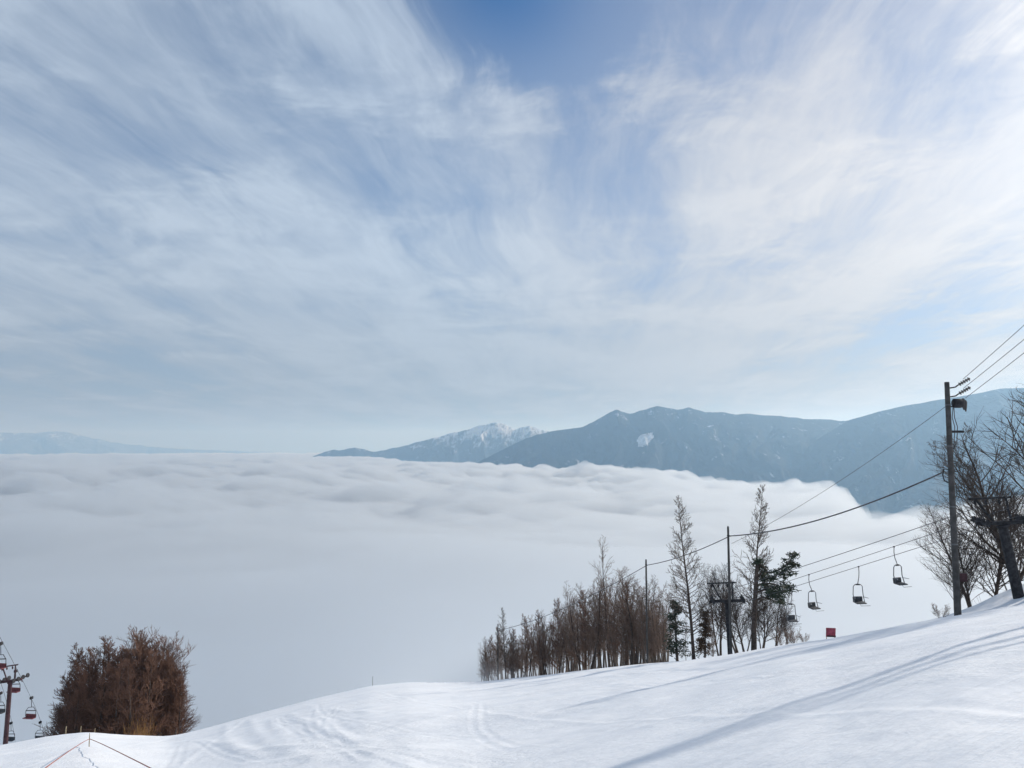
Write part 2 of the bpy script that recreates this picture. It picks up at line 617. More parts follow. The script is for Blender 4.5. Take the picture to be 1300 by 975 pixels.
ang_in = np.linspace(-0.78, 0.80, 1000)
ang_out = np.concatenate([np.linspace(0.80, 2 * math.pi - 0.78, 130)[1:-1]])
angs = np.concatenate([ang_in, ang_out])
rs = np.concatenate([[0.05], np.geomspace(0.8, 3, 10), np.geomspace(3, 150, 640)[1:], np.geomspace(150, 35000, 90)[1:]])
A_, R_ = np.meshgrid(angs, rs)
GX, GY = R_ * np.sin(A_), R_ * np.cos(A_)
slope = grid_obj('snow_slope', GX, GY, ground(GX, GY, 2), M['snow'], wrap=True)
tag(slope, 'groomed white ski slope falling away to the lower left', 'snow slope', kind='structure')

# ------------------------------------------------------------------ far mountains
def ridge(name, crest, D, depth, base, mat, spur, seed, label, cat='mountain', span=(-1.0, 1.0), jag=1.0):
    c = np.array(crest, float)
    th, zz = [], []
    for px, py in c:
        p = P(px, py, 1.0)
        th.append(math.atan2(p.x, p.y)); zz.append(p.z / math.hypot(p.x, p.y))
    na = 520
    tf = np.linspace(th[0], th[-1], na)
    el = np.interp(tf, th, zz)
    k = np.hanning(5); k /= k.sum()
    el = np.convolve(np.pad(el, 2, mode='edge'), k, mode='valid')
    S = np.concatenate([np.linspace(-0.5, 0, 14)[:-1], np.linspace(0, 1, 130)])
    T_, S_ = np.meshgrid(tf, S)
    zr = np.interp(T_, tf, el) * D
    zr = zr + jag * 16 * fbm(T_ * D / 210 + seed, T_ * 0 + seed, 5, 0.6)
    lat = T_ * D
    f1 = np.abs(fbm(lat / spur + seed + 0.9 * fbm(lat / spur + 5, S_ * 3, 2), S_ * 0.8 + seed, 4, 0.55))
    f2 = fbm(lat / (spur * 0.3) + seed, S_ * depth / (spur * 0.5), 5, 0.55)
    s = np.abs(S_)
    prof = np.where(S_ >= 0, (1 - s) ** 1.15, (1 - s * 1.6))
    H = zr - base
    env = np.minimum(s * 5, 1) * (1 - s * 0.4)
    Z = base + H * prof - env * (H * 0.60 * f1 + 0.0) + env * 85 * f2
    # spurs reach out towards the viewer
    Rr = D - S_ * depth
    X, Y = Rr * np.sin(T_), Rr * np.cos(T_)
    o = grid_obj(name, X, Y, Z, mat)
    tag(o, label, cat, kind='structure')
    return o, (tf, S, X, Y, Z)


M['mt_far'] = mountain_material('mt_far', -100, 1000, 0.22, forest=(0.13, 0.16, 0.19))  # forest colour lightened to paint extra haze fade into the distant range
M['mt_snowy'] = mountain_material('mt_snowy', -250, 480, 0.26)
M['mt_mid'] = mountain_material('mt_mid', 0, 700, 0.06)
M['mt_near'] = mountain_material('mt_near', 200, 800, -0.05)

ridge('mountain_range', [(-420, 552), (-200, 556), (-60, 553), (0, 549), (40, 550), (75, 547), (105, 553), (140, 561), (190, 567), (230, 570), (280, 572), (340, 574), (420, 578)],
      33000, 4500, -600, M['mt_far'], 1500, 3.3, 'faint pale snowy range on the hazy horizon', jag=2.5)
ridge('snowy_mountain', [(360, 600), (388, 583), (405, 576), (425, 571), (455, 569), (475, 573), (500, 569), (530, 561), (558, 554), (585, 547), (605, 541),
                         (628, 536), (645, 540), (655, 545), (672, 541), (690, 546), (720, 549), (780, 556), (860, 566), (960, 580)],
      15500, 3600, -650, M['mt_snowy'], 900, 8.1, 'snow-streaked blue mountain rising behind the middle of the cloud sea', jag=2.0)
mid, MID = ridge('forested_mountain', [(560, 610), (600, 590), (640, 570), (670, 556), (700, 547), (740, 542), (762, 531), (774, 524), (784, 519.5), (792, 523), (801, 526), (815, 521.5), (833, 516), (847, 518), (860, 520.5), (867, 518.5),
                                  (875, 516.5), (884, 520), (897, 523), (947, 525.5), (1000, 530), (1050, 533), (1100, 535), (1200, 540), (1330, 548), (1500, 560)],
      10500, 4200, -650, M['mt_mid'], 800, 1.7, 'long dark blue forested mountain with two small peaks and a white clearing', jag=1.6)
ridge('hazy_mountain', [(960, 640), (1000, 590), (1040, 556), (1078, 533), (1110, 524), (1150, 515), (1200, 506), (1240, 499), (1270, 494), (1300, 492), (1360, 490),
                        (1450, 496), (1600, 510), (1800, 530)],
      9300, 3600, -650, M['mt_near'], 700, 5.9, 'smooth pale blue mountain shoulder behind the utility pole', jag=0.6)

# white clearing (ski runs) on the forested mountain, a sheet lying on its slope
tf, S, MX, MY, MZ = MID
pts2 = np.array([[pix((MX[i, j], MY[i, j], MZ[i, j])) for j in range(MX.shape[1])] for i in range(13, 70)])
out = [(808, 559), (812, 553), (820, 551), (828, 549), (829, 555), (824, 561), (818, 567), (810, 568)]


def inside(p):
    c = False
    for i in range(len(out)):
        (x0, y0), (x1, y1) = out[i], out[i - 1]
        if (y0 > p[1]) != (y1 > p[1]) and p[0] < (x1 - x0) * (p[1] - y0) / (y1 - y0) + x0:
            c = not c
    return c


vid, cv, cf = {}, [], []
for a in range(pts2.shape[0] - 1):
    for b_ in range(pts2.shape[1] - 1):
        if inside(pts2[a, b_]):
            q = []
            for (aa, bb) in ((a, b_), (a, b_ + 1), (a + 1, b_ + 1), (a + 1, b_)):
                if (aa, bb) not in vid:
                    vid[(aa, bb)] = len(cv)
                    i, j = aa + 13, bb
                    v3 = Vector((MX[i, j], MY[i, j], MZ[i, j]))
                    cv.append(v3 - v3.normalized() * 14 + Vector((0, 0, 7)))
                q.append(vid[(aa, bb)])
            cf.append(tuple(q))
M['clearing'] = principled('clearing_snow', (0.50, 0.53, 0.57), 0.8, var=0.25, scale=0.012)
if cf:
    clearing = mesh_obj('snow_clearing', cv, cf, M['clearing'], mid, True)
    clearing['label'] = 'small white snow clearing below the left peak'

# ------------------------------------------------------------------ sea of clouds
def cloud_top(x, y):
    r = np.hypot(x, y) + 1e-6
    th = np.arctan2(x, y)
    z = -25.5 - 127 * (1 - np.exp(-r / 3800)) - 30 * sstep(12000, 30000, r)
    big = fbm(x / 900 + 4, y / 900, 4, 0.5)
    med = fbm(x / 210, y / 210 + 9, 5, 0.55)
    a1 = 66 * sstep(150, 1800, r) + 4
    a2 = 27 * sstep(140, 800, r) + 2.5
    small = fbm(x / 70 + 31, y / 70, 4, 0.55)
    a3 = 5 * sstep(300, 1500, r)
    z = z + a1 * big + a2 * (np.abs(med) * 2 - 0.5) + a3 * (np.abs(small) * 2.2 - 0.5)
    # ragged edge where the cloud breaks off in front of the mountains
    eth = np.array([P(p, 600, 1).x for p in (-200, 380, 480, 600, 700, 800, 900, 1000, 1050, 1090, 1112, 1140, 1175, 1210, 1300, 1600)])
    er = np.array([60000, 60000, 11500, 7200, 5200, 3900, 2500, 1650, 1150, 800, 620, 760, 700, 820, 1000, 1500])
    edge = np.interp(np.tan(np.clip(th, -1.2, 1.2)), eth, np.log(er))
    edge = np.exp(edge) * (1 + 0.13 * fbm(th * 26, th * 0 + 2, 3) + 0.015 * fbm(th * 120, th * 0 + 7, 3))
    z = z - 420 * sstep(0.85, 1.8, r / edge) * sstep(-0.6, -0.45, th)
    return z


ang_c = np.concatenate([np.linspace(-0.85, 0.95, 640), np.linspace(0.95, 2 * math.pi - 0.85, 60)[1:-1]])
rs_c = np.concatenate([[20], np.geomspace(45, 30000, 420), [33000]])
A2, R2 = np.meshgrid(ang_c, rs_c)
CXg, CYg = R2 * np.sin(A2), R2 * np.cos(A2)
CZ = cloud_top(CXg, CYg)


def closed(name, X, Y, Z, floor, mat):
    """height sheet closed down to a flat floor"""
    nc = X.shape[1]
    X = np.vstack([X[:1], X, X[-1:]])
    Y = np.vstack([Y[:1], Y, Y[-1:]])
    Z = np.vstack([np.full((1, nc), floor), Z, np.full((1, nc), floor)])
    o = grid_obj(name, X, Y, Z, mat, wrap=True)
    me = o.data
    import bmesh
    bm = bmesh.new(); bm.from_mesh(me)
    bm.verts.ensure_lookup_table()
    n = len(bm.verts)
    # ring floor between inner and outer edge
    for j in range(nc):
        j2 = (j + 1) % nc
        bm.faces.new((bm.verts[j], bm.verts[j2], bm.verts[n - nc + j2], bm.verts[n - nc + j]))
    bmesh.ops.recalc_face_normals(bm, faces=bm.faces)
    bm.to_mesh(me); bm.free()
    return o


FOG_D = 0.021
M['fog'] = volume_material('fog', (0.78, 0.823, 0.862), FOG_D, 0.40)
fog = closed('cloud_sea', CXg, CYg, CZ, -690.0, M['fog'])
tag(fog, 'white sea of clouds filling the valley below the slope', 'cloud sea', kind='stuff')

# ------------------------------------------------------------------ trees
def wander(p, d, L, n, wob, up, R):
    pts = [Vector(p)]
    d = Vector(d).normalized()
    for i in range(n):
        d = d + Vector((R.gauss(0, wob), R.gauss(0, wob), R.gauss(0, wob) + up))
        d.normalize()
        pts.append(pts[-1] + d * (L / n))
    return pts


def at_path(pts, t):
    q = t * (len(pts) - 1)
    i = min(int(q), len(pts) - 2)
    f = q - i
    return pts[i].lerp(pts[i + 1], f), (pts[i + 1] - pts[i]).normalized()


def side_dir(axis, ang, az):
    a = axis.cross(Vector((0, 0, 1)))
    if a.length < 0.05:
        a = Vector((1, 0, 0))
    a.normalize()
    b = axis.cross(a)
    return axis * math.cos(ang) + (a * math.cos(az) + b * math.sin(az)) * math.sin(ang)


def tree_mesh(h, r, seed, n1, t0, len1, ang1, n2, n3, up1=0.05, stems=1, lean=0.03, wob=0.05, twig=0.011, len2=0.42, len3=0.4, spread=0.12, down=0.0, r1=0.38):
    """returns (trunk, crown) meshes; len1(t) and ang1(t) shape the crown"""
    R = random.Random(seed)
    T, C = MB(), MB()
    for s in range(stems):
        hh = h * (1 if s == 0 else R.uniform(0.75, 0.97))
        a = R.uniform(0, 6.28)
        d0 = Vector((R.gauss(0, lean), R.gauss(0, lean), 1)) if stems == 1 else Vector((math.cos(a) * spread, math.sin(a) * spread, 1))
        p0 = Vector((0, 0, -0.4)) if s == 0 else Vector((math.cos(a) * 0.18, math.sin(a) * 0.18, -0.4))
        tr = wander(p0, d0, hh + 0.4, 11, wob * 0.35, 0.03, R)
        rr = r * (1 if s == 0 else 0.75)
        rad = [max(0.012, rr * (1 - 0.93 * (i / 11)) * (1.25 if i == 0 else 1)) for i in range(12)]
        T.tube(tr, rad, 7)
        for i in range(n1):
            t = t0 + (0.985 - t0) * ((i + R.random()) / n1)
            p, ax = at_path(tr, t)
            L = len1(t) * R.uniform(0.72, 1.15)
            d = side_dir(ax, ang1(t) * R.uniform(0.85, 1.15), R.uniform(0, 6.28))
            b1 = wander(p, d, L, 5, wob, up1 + R.gauss(0, 0.02), R)
            ra = max(twig * 1.2, min(rr * r1, 0.018 * L + 0.008) * (1 - 0.5 * t))
            C.tube(b1, [ra * (1 - 0.13 * k) for k in range(6)], 3, False)
            for j in range(n2):
                t2 = 0.18 + 0.8 * (j + R.random()) / n2
                p2, ax2 = at_path(b1, t2)
                L2 = L * len2 * (1.1 - 0.55 * t2) * R.uniform(0.7, 1.3)
                d2 = side_dir(ax2, R.uniform(0.5, 0.95), R.uniform(0, 6.28)) + Vector((0, 0, -down))
                b2 = wander(p2, d2, L2, 3, wob * 1.2, up1 - down, R)
                C.tube(b2, [max(twig, ra * 0.5), max(twig, ra * 0.4), twig, twig * 0.7], 3, False)
                for k in range(n3):
                    p3, ax3 = at_path(b2, 0.15 + 0.83 * (k + R.random()) / n3)
                    L3 = L2 * len3 * R.uniform(0.6, 1.4)
                    d3 = side_dir(ax3, R.uniform(0.35, 0.85), R.uniform(0, 6.28)) + Vector((0, 0, 0.12 - down))
                    b3 = wander(p3, d3, L3, 2, wob, up1 - down, R)
                    C.tube(b3, [twig, twig * 0.85, twig * 0.5], 3, False)
    return T, C


def proto(kind_name, T, C, mt, mc):
    """hidden-from-nothing prototype: returns mesh data to be placed"""
    a = bpy.data.meshes.new(kind_name + '_trunk'); a.from_pydata([tuple(q) for q in T.v], [], T.f)
    a.polygons.foreach_set('use_smooth', [True] * len(a.polygons)); a.materials.append(mt)
    b = bpy.data.meshes.new(kind_name + '_crown'); b.from_pydata([tuple(q) for q in C.v], [], C.f); b.materials.append(mc)
    return a, b


def plant(name, meshes, loc, scale, rz, label, cat, group=None, tilt=(0, 0), parts=('trunk', 'crown')):
    e = empty(name, loc)
    e.rotation_euler = (tilt[0], tilt[1], rz)
    e.scale = scale if hasattr(scale, '__len__') else (scale,) * 3
    for pn, me in zip(parts, meshes):
        o = bpy.data.objects.new(pn, me)
        COL.objects.link(o)
        o.parent = e
    tag(e, label, cat, group)
    return e


# bare stems of the thicket, 9 m tall at scale 1
stem = []
for i in range(7):
    T, C = tree_mesh(9.0, 0.115, 100 + i, 25, 0.18, lambda t: 2.1 * (1.03 - t) ** 0.6 + 0.35, lambda t: 0.72 - 0.2 * t, 5, 4, up1=0.07,
                     stems=(2, 1, 3, 1, 2, 1, 2)[i], spread=0.13, lean=0.05, wob=0.11, twig=0.0075, len2=0.52)
    stem.append(proto('stem', T, C, M['bark'] if i % 3 else M['bark_pale'], M['twig']))
# dense brown trees, crown to the ground
brown = []
for i in range(4):
    T, C = tree_mesh(8.0, 0.13, 200 + i, 62, 0.06, lambda t: 2.3 * (1.0 - t) ** 0.75 + 0.35, lambda t: 0.95 - 0.35 * t, 8, 5, up1=0.07, lean=0.02, wob=0.09, twig=0.0125)
    brown.append(proto('brown', T, C, M['bark'], M['twig_red']))
# broad round brown tree
T, C = tree_mesh(8.0, 0.12, 230, 52, 0.05, lambda t: 3.3 * math.sqrt(max(0.03, 1 - (1.75 * (t - 0.42)) ** 2)) * 0.75 + 0.6, lambda t: 0.85 - 0.35 * t, 8, 6, up1=0.10, stems=3, spread=0.20, wob=0.09, twig=0.012)
round_brown = proto('round_brown', T, C, M['bark'], M['twig_red'])
# larches: straight mast, whippy branches, open spire
larch = []
for i in range(2):
    T, C = tree_mesh(12.0, 0.135, 300 + i, 100, 0.17, lambda t: 2.6 * (1.0 - t) ** 0.8 + 0.3, lambda t: 1.45 - 0.65 * t, 7, 4, up1=0.11, lean=0.008, wob=0.07, twig=0.0105, len2=0.34, down=0.05, r1=0.28)
    larch.append(proto('larch', T, C, M['bark'], M['twig_larch']))
# wide bare trees by the pole
wide = []
for i in range(3):
    T, C = tree_mesh(9.0, 0.15, 400 + i, 30, 0.16, lambda t: 4.3 * (1.05 - t) + 0.6, lambda t: 0.70 - 0.1 * t, 8, 6, up1=0.055, stems=2 + i % 2, spread=0.30, wob=0.10, twig=0.0062, len2=0.46)
    wide.append(proto('wide', T, C, M['bark'], M['twig_dark']))
# bushes
bush = []
for i in range(2):
    T, C = tree_mesh(2.2, 0.03, 500 + i, 12, 0.1, lambda t: 0.9 * (1.1 - t) + 0.2, lambda t: 0.6, 5, 3, up1=0.09, stems=7, spread=0.5, wob=0.12, twig=0.007)
    bush.append(proto('bush', T, C, M['twig'], M['twig']))


def needles(C, p, size, n, R, flat=0.6, L=0.16):
    for _ in range(n):
        q = p + Vector((R.gauss(0, size), R.gauss(0, size), R.gauss(0, size * flat)))
        d = Vector((R.gauss(0, 1), R.gauss(0, 1), R.gauss(0, 0.6))).normalized() * L * R.uniform(0.7, 1.4)
        w = d.cross(Vector((R.gauss(0, 1), R.gauss(0, 1), R.gauss(0, 1)))).normalized() * 0.032
        b = len(C.v)
        C.v += [q - w, q + w, q + d + w * 0.5, q + d - w * 0.5]
        C.f.append((b, b + 1, b + 2, b + 3))


def conifer(h, rad, seed, gaps=0.0):
    R = random.Random(seed)
    T, C = MB(), MB()
    tr = wander((0, 0, -0.4), (0, 0, 1), h + 0.4, 8, 0.02, 0.02, R)
    T.tube(tr, [0.10 * (1 - 0.9 * i / 8) + 0.01 for i in range(9)], 6)
    for i in range(46):
        t = 0.16 + 0.82 * (i + R.random()) / 46
        if R.random() < gaps:
            continue
        p, ax = at_path(tr, t)
        L = rad * (1.04 - t) ** 0.8 * R.uniform(0.55, 1.2) + 0.1
        d = side_dir(ax, 1.45 + R.gauss(0, 0.12), R.uniform(0, 6.28))
        b1 = wander(p, d, L, 4, 0.08, 0.03, R)
        T.tube(b1, [0.02, 0.017, 0.014, 0.01, 0.006], 3, False)
        for j in range(5):
            q, _ = at_path(b1, 0.25 + 0.75 * j / 4)
            needles(C, q, 0.08 + 0.09 * L, 13, R)
    return T, C


T, C = conifer(4.2, 1.15, 61, 0.3)
spruce = proto('spruce', T, C, M['bark'], M['needle'])
T, C = conifer(4.0, 0.9, 62, 0.25)
dead_spruce = proto('dead_spruce', T, C, M['bark'], M['needle_brown'])

# --- the thicket on the brow, seen between columns 605 and 850
R = random.Random(77)
top_x = [605, 625, 642, 652, 672, 700, 735, 770, 800, 830, 850]
top_y = [822, 802, 796, 800, 786, 768, 746, 736, 724, 740, 762]
cols = []
px = 611.0
while px < 848:
    cols.append(px)
    px += R.uniform(2.2, 4.2)
for px in cols:
    Y0 = float(np.interp(px, [605, 615, 700, 760, 820, 850], [112, 110, 93, 81, 68, 62]))
    Y = Y0 + R.choice((0.6, 1.5, 3.0, 5.0, 8.0)) + R.uniform(0, 1.5)
    base = on_ground(px, Y)
    ty = float(np.interp(px, top_x, top_y)) + R.uniform(-6, 26)
    hh = max(2.5, P(px, ty, Y).z - base.z)
    m = stem[R.randrange(7)]
    s = hh / 9.0
    red = px < 700 and R.random() < 0.25
    plant('bare_tree', m, base, (s * R.uniform(0.8, 1.45), s * R.uniform(0.8, 1.45), s), R.uniform(0, 6.28),
          'slender bare tree packed among others in the thicket on the slope edge', 'tree', 'bare trees of the thicket on the slope edge')
for k in range(44):
    px = R.uniform(612, 850)
    Y0 = float(np.interp(px, [605, 615, 700, 760, 820, 850], [112, 110, 93, 81, 68, 62]))
    Y = Y0 + R.uniform(0.5, 6)
    s = R.uniform(2.6, 4.6) / 9.0
    plant('sapling', stem[R.randrange(7)], on_ground(px, Y), (s * 0.9, s * 0.9, s), R.uniform(0, 6.28),
          'thin sapling filling the foot of the thicket', 'sapling', 'saplings at the foot of the thicket')
# rounded bushy trees that close the thicket on its lower end
for k, (px, ty, Y, lab) in enumerate([(620, 808, 111, 'low rounded brown tree at the lower tip of the thicket'),
                                 (633, 798, 113, 'brown bushy tree behind the low rounded one at the thicket tip'),
                                 (668, 782, 103, 'dense reddish brown tree in the lower half of the thicket'),
                                 (710, 762, 96, 'tall reddish brown tree halfway along the thicket'),
                                 (614, 822, 112, 'lowest brown tree at the very tip of the thicket'),
                                 (651, 800, 106, 'brown tree just uphill of the pointed larch in the thicket'),
                                 (686, 778, 100, 'dense brown tree between two taller ones in the lower thicket'),
                                 (744, 752, 88, 'brown tree just downhill of the tallest wispy tree'),
                                 (796, 738, 76, 'brown tree just downhill of the thinnest utility pole')]):
    b = on_ground(px, Y)
    hh = P(px, ty, Y).z - b.z
    plant('brown_tree', brown[k % 4], b, (hh / 8 * 0.85, hh / 8 * 0.85, hh / 8), 1.3 * k, lab, 'tree')
# larch-like spire in the thicket's lower end and the tall wispy one at column 775
b = on_ground(642, 106); hh = P(642, 772, 106).z - b.z
plant('larch', larch[0], b, (hh / 12 * 0.95, hh / 12 * 0.95, hh / 12), 0.4, 'pointed bare larch standing above the lower end of the thicket', 'tree')
b = on_ground(775, 82); hh = P(775, 688, 82).z - b.z
plant('bare_tree', stem[1], b, (hh / 9 * 0.8, hh / 9 * 0.8, hh / 9), 2.0, 'tallest wispy pale tree rising out of the middle of the thicket', 'tree')

# --- larches
b = on_ground(881, 57); hh = P(878, 630, 57).z - b.z
plant('larch', larch[0], b, (hh / 12, hh / 12, hh / 12), 1.0, 'tall bare larch beside the small dark spruce', 'tree')
b = on_ground(958, 53); hh = P(955, 614, 53).z - b.z
plant('larch', larch[1], b, (hh / 12 * 0.9, hh / 12 * 0.9, hh / 12), 3.9, 'tallest bare larch just behind the second utility pole', 'tree')
b = on_ground(860, 58); hh = P(860, 762, 58).z - b.z
plant('spruce', spruce, b, hh / 4.2, 0.3, 'small dark green spruce at the foot of the tall larch', 'tree')
b = on_ground(895, 57); hh = P(895, 774, 57).z - b.z
plant('spruce', dead_spruce, b, hh / 4.0, 0.9, 'small brownish conifer between the tall larch and the lift tower', 'tree')

# --- open bare trees around the lift tower (columns 850 - 1025)
MIDT = [(845, 768, 62, 1, 0.9), (871, 778, 60, 3, 0.8), (905, 770, 56, 0, 0.9), (915, 716, 58, 5, 1.2), (938, 722, 56, 2, 1.3), (946, 742, 54, 4, 1.2),
        (968, 745, 53, 1, 1.2), (984, 752, 52, 3, 1.3), (1000, 772, 50, 0, 1.2)]
MLAB = ['thin bare tree at the upper end of the thicket', 'thin bare tree just behind the small dark spruce', 'low bare tree beside the brownish conifer',
        'bare tree with a fan of branches just before the second utility pole', 'bare tree rising behind the middle lift tower',
        'bare tree between the second utility pole and the pine', 'bare tree directly under the pine boughs', 'spreading bare tree on the downhill side of the pine trunk',
        'low spreading bare tree under the hindmost chair']
for (px, ty, Y, k, w), lab in zip(MIDT, MLAB):
    b = on_ground(px, Y)
    hh = P(px, ty, Y).z - b.z
    s = hh / 9.0
    m = wide[k % 3] if w > 1 else stem[k]
    plant('bare_tree', m, b, (s * w * 0.72, s * w * 0.72, s), k * 1.7, lab, 'tree')
for (px, ty, Y, lab) in [(1010, 795, 47, 'low leafless bush next to the last chair of the right lift'), (1022, 803, 46, 'smallest twiggy bush at the end of the row of trees'),
                         (993, 795, 49, 'leafless bush under the pine'), (1195, 765, 36, 'twiggy bush at the foot of the near utility pole')]:
    b = on_ground(px, Y)
    hh = P(px, ty, Y).z - b.z
    plant('bush', bush[int(px) % 2], b, (hh / 2.2 * 1.1, hh / 2.2 * 1.1, hh / 2.2), px, lab, 'bush')

# --- the wind-bent pine: dark trunk, boughs reaching to the right
R = random.Random(9)
pb = on_ground(957, 51.5)
pine = empty('pine_tree', pb)
tag(pine, 'dark crooked pine with green boughs reaching out to one side', 'tree')
T, C, B = MB(), MB(), MB()
Yp = 51.5
loc = lambda px, py, dy=0.0: P(px, py, Yp + dy) - pb
T.tube([loc(957, 835), loc(957, 800), loc(958, 770), loc(960, 740), loc(961, 722), loc(962, 711)], [0.20, 0.17, 0.15, 0.13, 0.10, 0.06], 7)
boughs = [[(959, 735), (968, 726), (980, 727), (992, 722), (1002, 713), (1007, 703)], [(960, 752), (972, 748), (986, 752), (1000, 750), (1006, 746)],
          [(961, 714), (966, 717), (974, 724)], [(959, 744), (970, 740), (984, 742), (996, 746)], [(958, 764), (968, 758), (980, 762), (992, 766)], [(960, 716), (957, 713)]]
clumps = [(1006, 706, 5, 60), (1003, 714, 6, 95), (997, 722, 8, 130), (988, 728, 6, 90), (1008, 717, 5, 70), (1000, 729, 5, 60), (972, 728, 7, 90), (965, 719, 5, 70), (961, 713, 4, 60),
          (978, 734, 7, 90), (974, 744, 8, 110), (984, 748, 9, 140), (995, 750, 8, 120), (1004, 747, 5, 60), (988, 757, 7, 90), (978, 754, 6, 70), (992, 764, 6, 60), (970, 736, 6, 70), (996, 743, 6, 60)]
for k, pa in enumerate(boughs):
    dy = (-0.4, 0.5, 0.2, -0.8, 0.9, 0.0)[k]
    n = len(pa)
    B.tube([loc(a, c, dy * i / n) for i, (a, c) in enumerate(pa)], [0.075 * (1 - 0.8 * i / n) for i in range(n)], 5)
for (a, c, s, n) in clumps:
    sz = s * Yp / F * 0.55
    p0 = loc(a, c, R.uniform(-0.9, 0.9))
    needles(C, p0, sz * 1.15, int(n * 0.9), R, 0.6, 0.20)
    for _ in range(5):
        q = p0 + Vector((R.gauss(0, sz * 1.2), R.gauss(0, sz), R.gauss(0, sz * 0.8)))
        B.tube([p0, q], [0.02, 0.008], 3, False)
        needles(C, q, sz * 0.4, 16, R, 0.5, 0.18)
T.build('trunk', M['bark'], pine, True)
B.build('bough', M['bark'], pine, True)
C.build('crown', M['needle'], pine)

# --- trees on the right edge, half out of frame
for (px, ty, Y, m, w, rz, tl, lab) in [(1308, 545, 41, 0, 1.25, 0.5, (0, -0.10), 'big bare tree leaning in beside the near lift tower'),
                                   (1262, 600, 44, 1, 1.15, 2.2, (0, -0.14), 'bare spreading tree behind the near lift tower'),
                                   (1236, 640, 43, 2, 1.0, 4.0, (0, -0.16), 'bare tree leaning behind the near utility pole'),
                                   (1338, 425, 37, 2, 1.05, 1.2, (0, -0.16), 'largest bare tree with boughs reaching in at the picture edge'),
                                   (1215, 690, 42, 0, 0.9, 5.1, (0, -0.10), 'low bare tree with thin twigs left of the near utility pole')]:
    b = on_ground(px, Y)
    hh = P(px, ty, Y).z - b.z
    s = hh / 9.0
    plant('bare_tree', wide[m], b, (s * w, s * w, s), rz, lab, 'tree', tilt=tl)

# --- the round brown wood on the lower left
R = random.Random(31)
WOOD = [(78, 868, 78, 0), (92, 845, 80, 1), (101, 822, 82, 2), (113, 838, 79, 3), (126, 813, 83, 1), (138, 832, 79, 0), (148, 828, 84, 2), (158, 829, 80, 3),
        (170, 822, 83, 0), (84, 858, 84, 3), (118, 835, 86, 0), (150, 840, 77, 1), (180, 820, 84, 2), (208, 832, 82, 1), (105, 850, 76, 2), (132, 850, 76, 3),
        (96, 862, 75, 1), (122, 845, 75, 0), (145, 842, 75, 2), (165, 838, 75, 1), (185, 830, 77, 3), (160, 826, 86, 1), (200, 822, 85, 0), (222, 850, 83, 2),
        (88, 836, 82, 0), (112, 826, 84, 1), (140, 820, 85, 3), (160, 822, 82, 2), (182, 816, 82, 1), (206, 824, 83, 3), (218, 836, 82, 0), (228, 862, 80, 1)]
for (px, ty, Y, k) in WOOD:
    b = on_ground(px, Y)
    b.z -= 0.45
    hh = P(px, ty, Y).z - b.z
    lab = 'dense reddish brown tree crowded into the round wood above the fog'
    s = hh / 8.0
    plant('brown_tree', brown[k], b, (s * 1.12, s * 1.12, s), R.uniform(0, 6.28), lab, 'tree', 'brown trees of the round wood')
for (px, ty, Y, w, lab) in [(194, 812, 80, 1.0, 'biggest round reddish tree at the fog side of the wood'), (215, 838, 81, 0.8, 'outermost round brown tree of the wood fading into fog')]:
    b = on_ground(px, Y)
    hh = P(px, ty, Y).z - b.z
    s = hh / 8.0
    plant('brown_tree', round_brown, b, (s * w, s * w, s), px, lab, 'tree')
# dry grass at its foot
R = random.Random(5)
G = MB()
for _ in range(900):
    px = R.gauss(194, 10)
    Y = R.uniform(70.5, 76)
    x = (px - CX) / F * Y
    z = gz(x, Y) if _ % 13 == 0 else z
    hgt = R.uniform(0.25, 0.9) * (1.0 if px < 200 else 0.8) * (2.4 if R.random() < 0.06 else 1.0)
    q = Vector((x, Y, z - 0.15))
    d = Vector((R.gauss(0, 0.12), R.gauss(0, 0.12), 1)) * hgt
    w = Vector((R.uniform(0.008, 0.016), R.uniform(-0.01, 0.01), 0))
    b0 = len(G.v)
    G.v += [q - w, q + w, q + d * 0.6 + w * 0.7, q + d * 0.6 - w * 0.7, q + d + Vector((R.gauss(0, 0.08), 0, -0.05))]
    G.f += [(b0, b0 + 1, b0 + 2, b0 + 3), (b0 + 3, b0 + 2, b0 + 4)]
tag(G.build('dry_grass', M['straw']), 'tall yellow dry grass at the foot of the brown wood', 'grass', kind='stuff')

# ------------------------------------------------------------------ utility poles and wires
def sag(a, b, s, n=24):
    a, b = Vector(a), Vector(b)
    return [a.lerp(b, i / n) - Vector((0, 0, s * 4 * (i / n) * (1 - i / n))) for i in range(n + 1)]


def cable(name, pts, r, label, cat, mat='wire', group=None):
    o = MB().tube(pts, r, 6).build(name, M[mat], None, True)
    return tag(o, label, cat, group)


b1 = on_ground(1216, 33.0)
t1 = P(1202, 485, 33.0)
p1 = empty('utility_pole', b1)
tag(p1, 'tall near utility pole with transformer and insulators by the lift tower', 'utility pole')
H1 = t1.z - b1.z
ax1 = Vector((t1.x - b1.x, 0, H1)) / H1          # slight lean
on1 = lambda z, dx=0.0, dy=0.0: Vector((ax1.x * z + dx, dy, z))
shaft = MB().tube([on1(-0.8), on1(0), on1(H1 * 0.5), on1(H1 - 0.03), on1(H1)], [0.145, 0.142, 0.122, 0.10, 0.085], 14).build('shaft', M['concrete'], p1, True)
for z in (0.9, 0.72, 0.46, 0.30):
    MB().tube([on1(H1 * z - 0.03), on1(H1 * z + 0.03)], 0.142 * (1 - 0.3 * z) + 0.012, 14).build('clamp_band', M['steel_grey'], shaft)
WD = (Vector((17.0, 21.5, 0)) - Vector((b1.x, 33.0, 0))).normalized()       # the line runs up towards the next pole
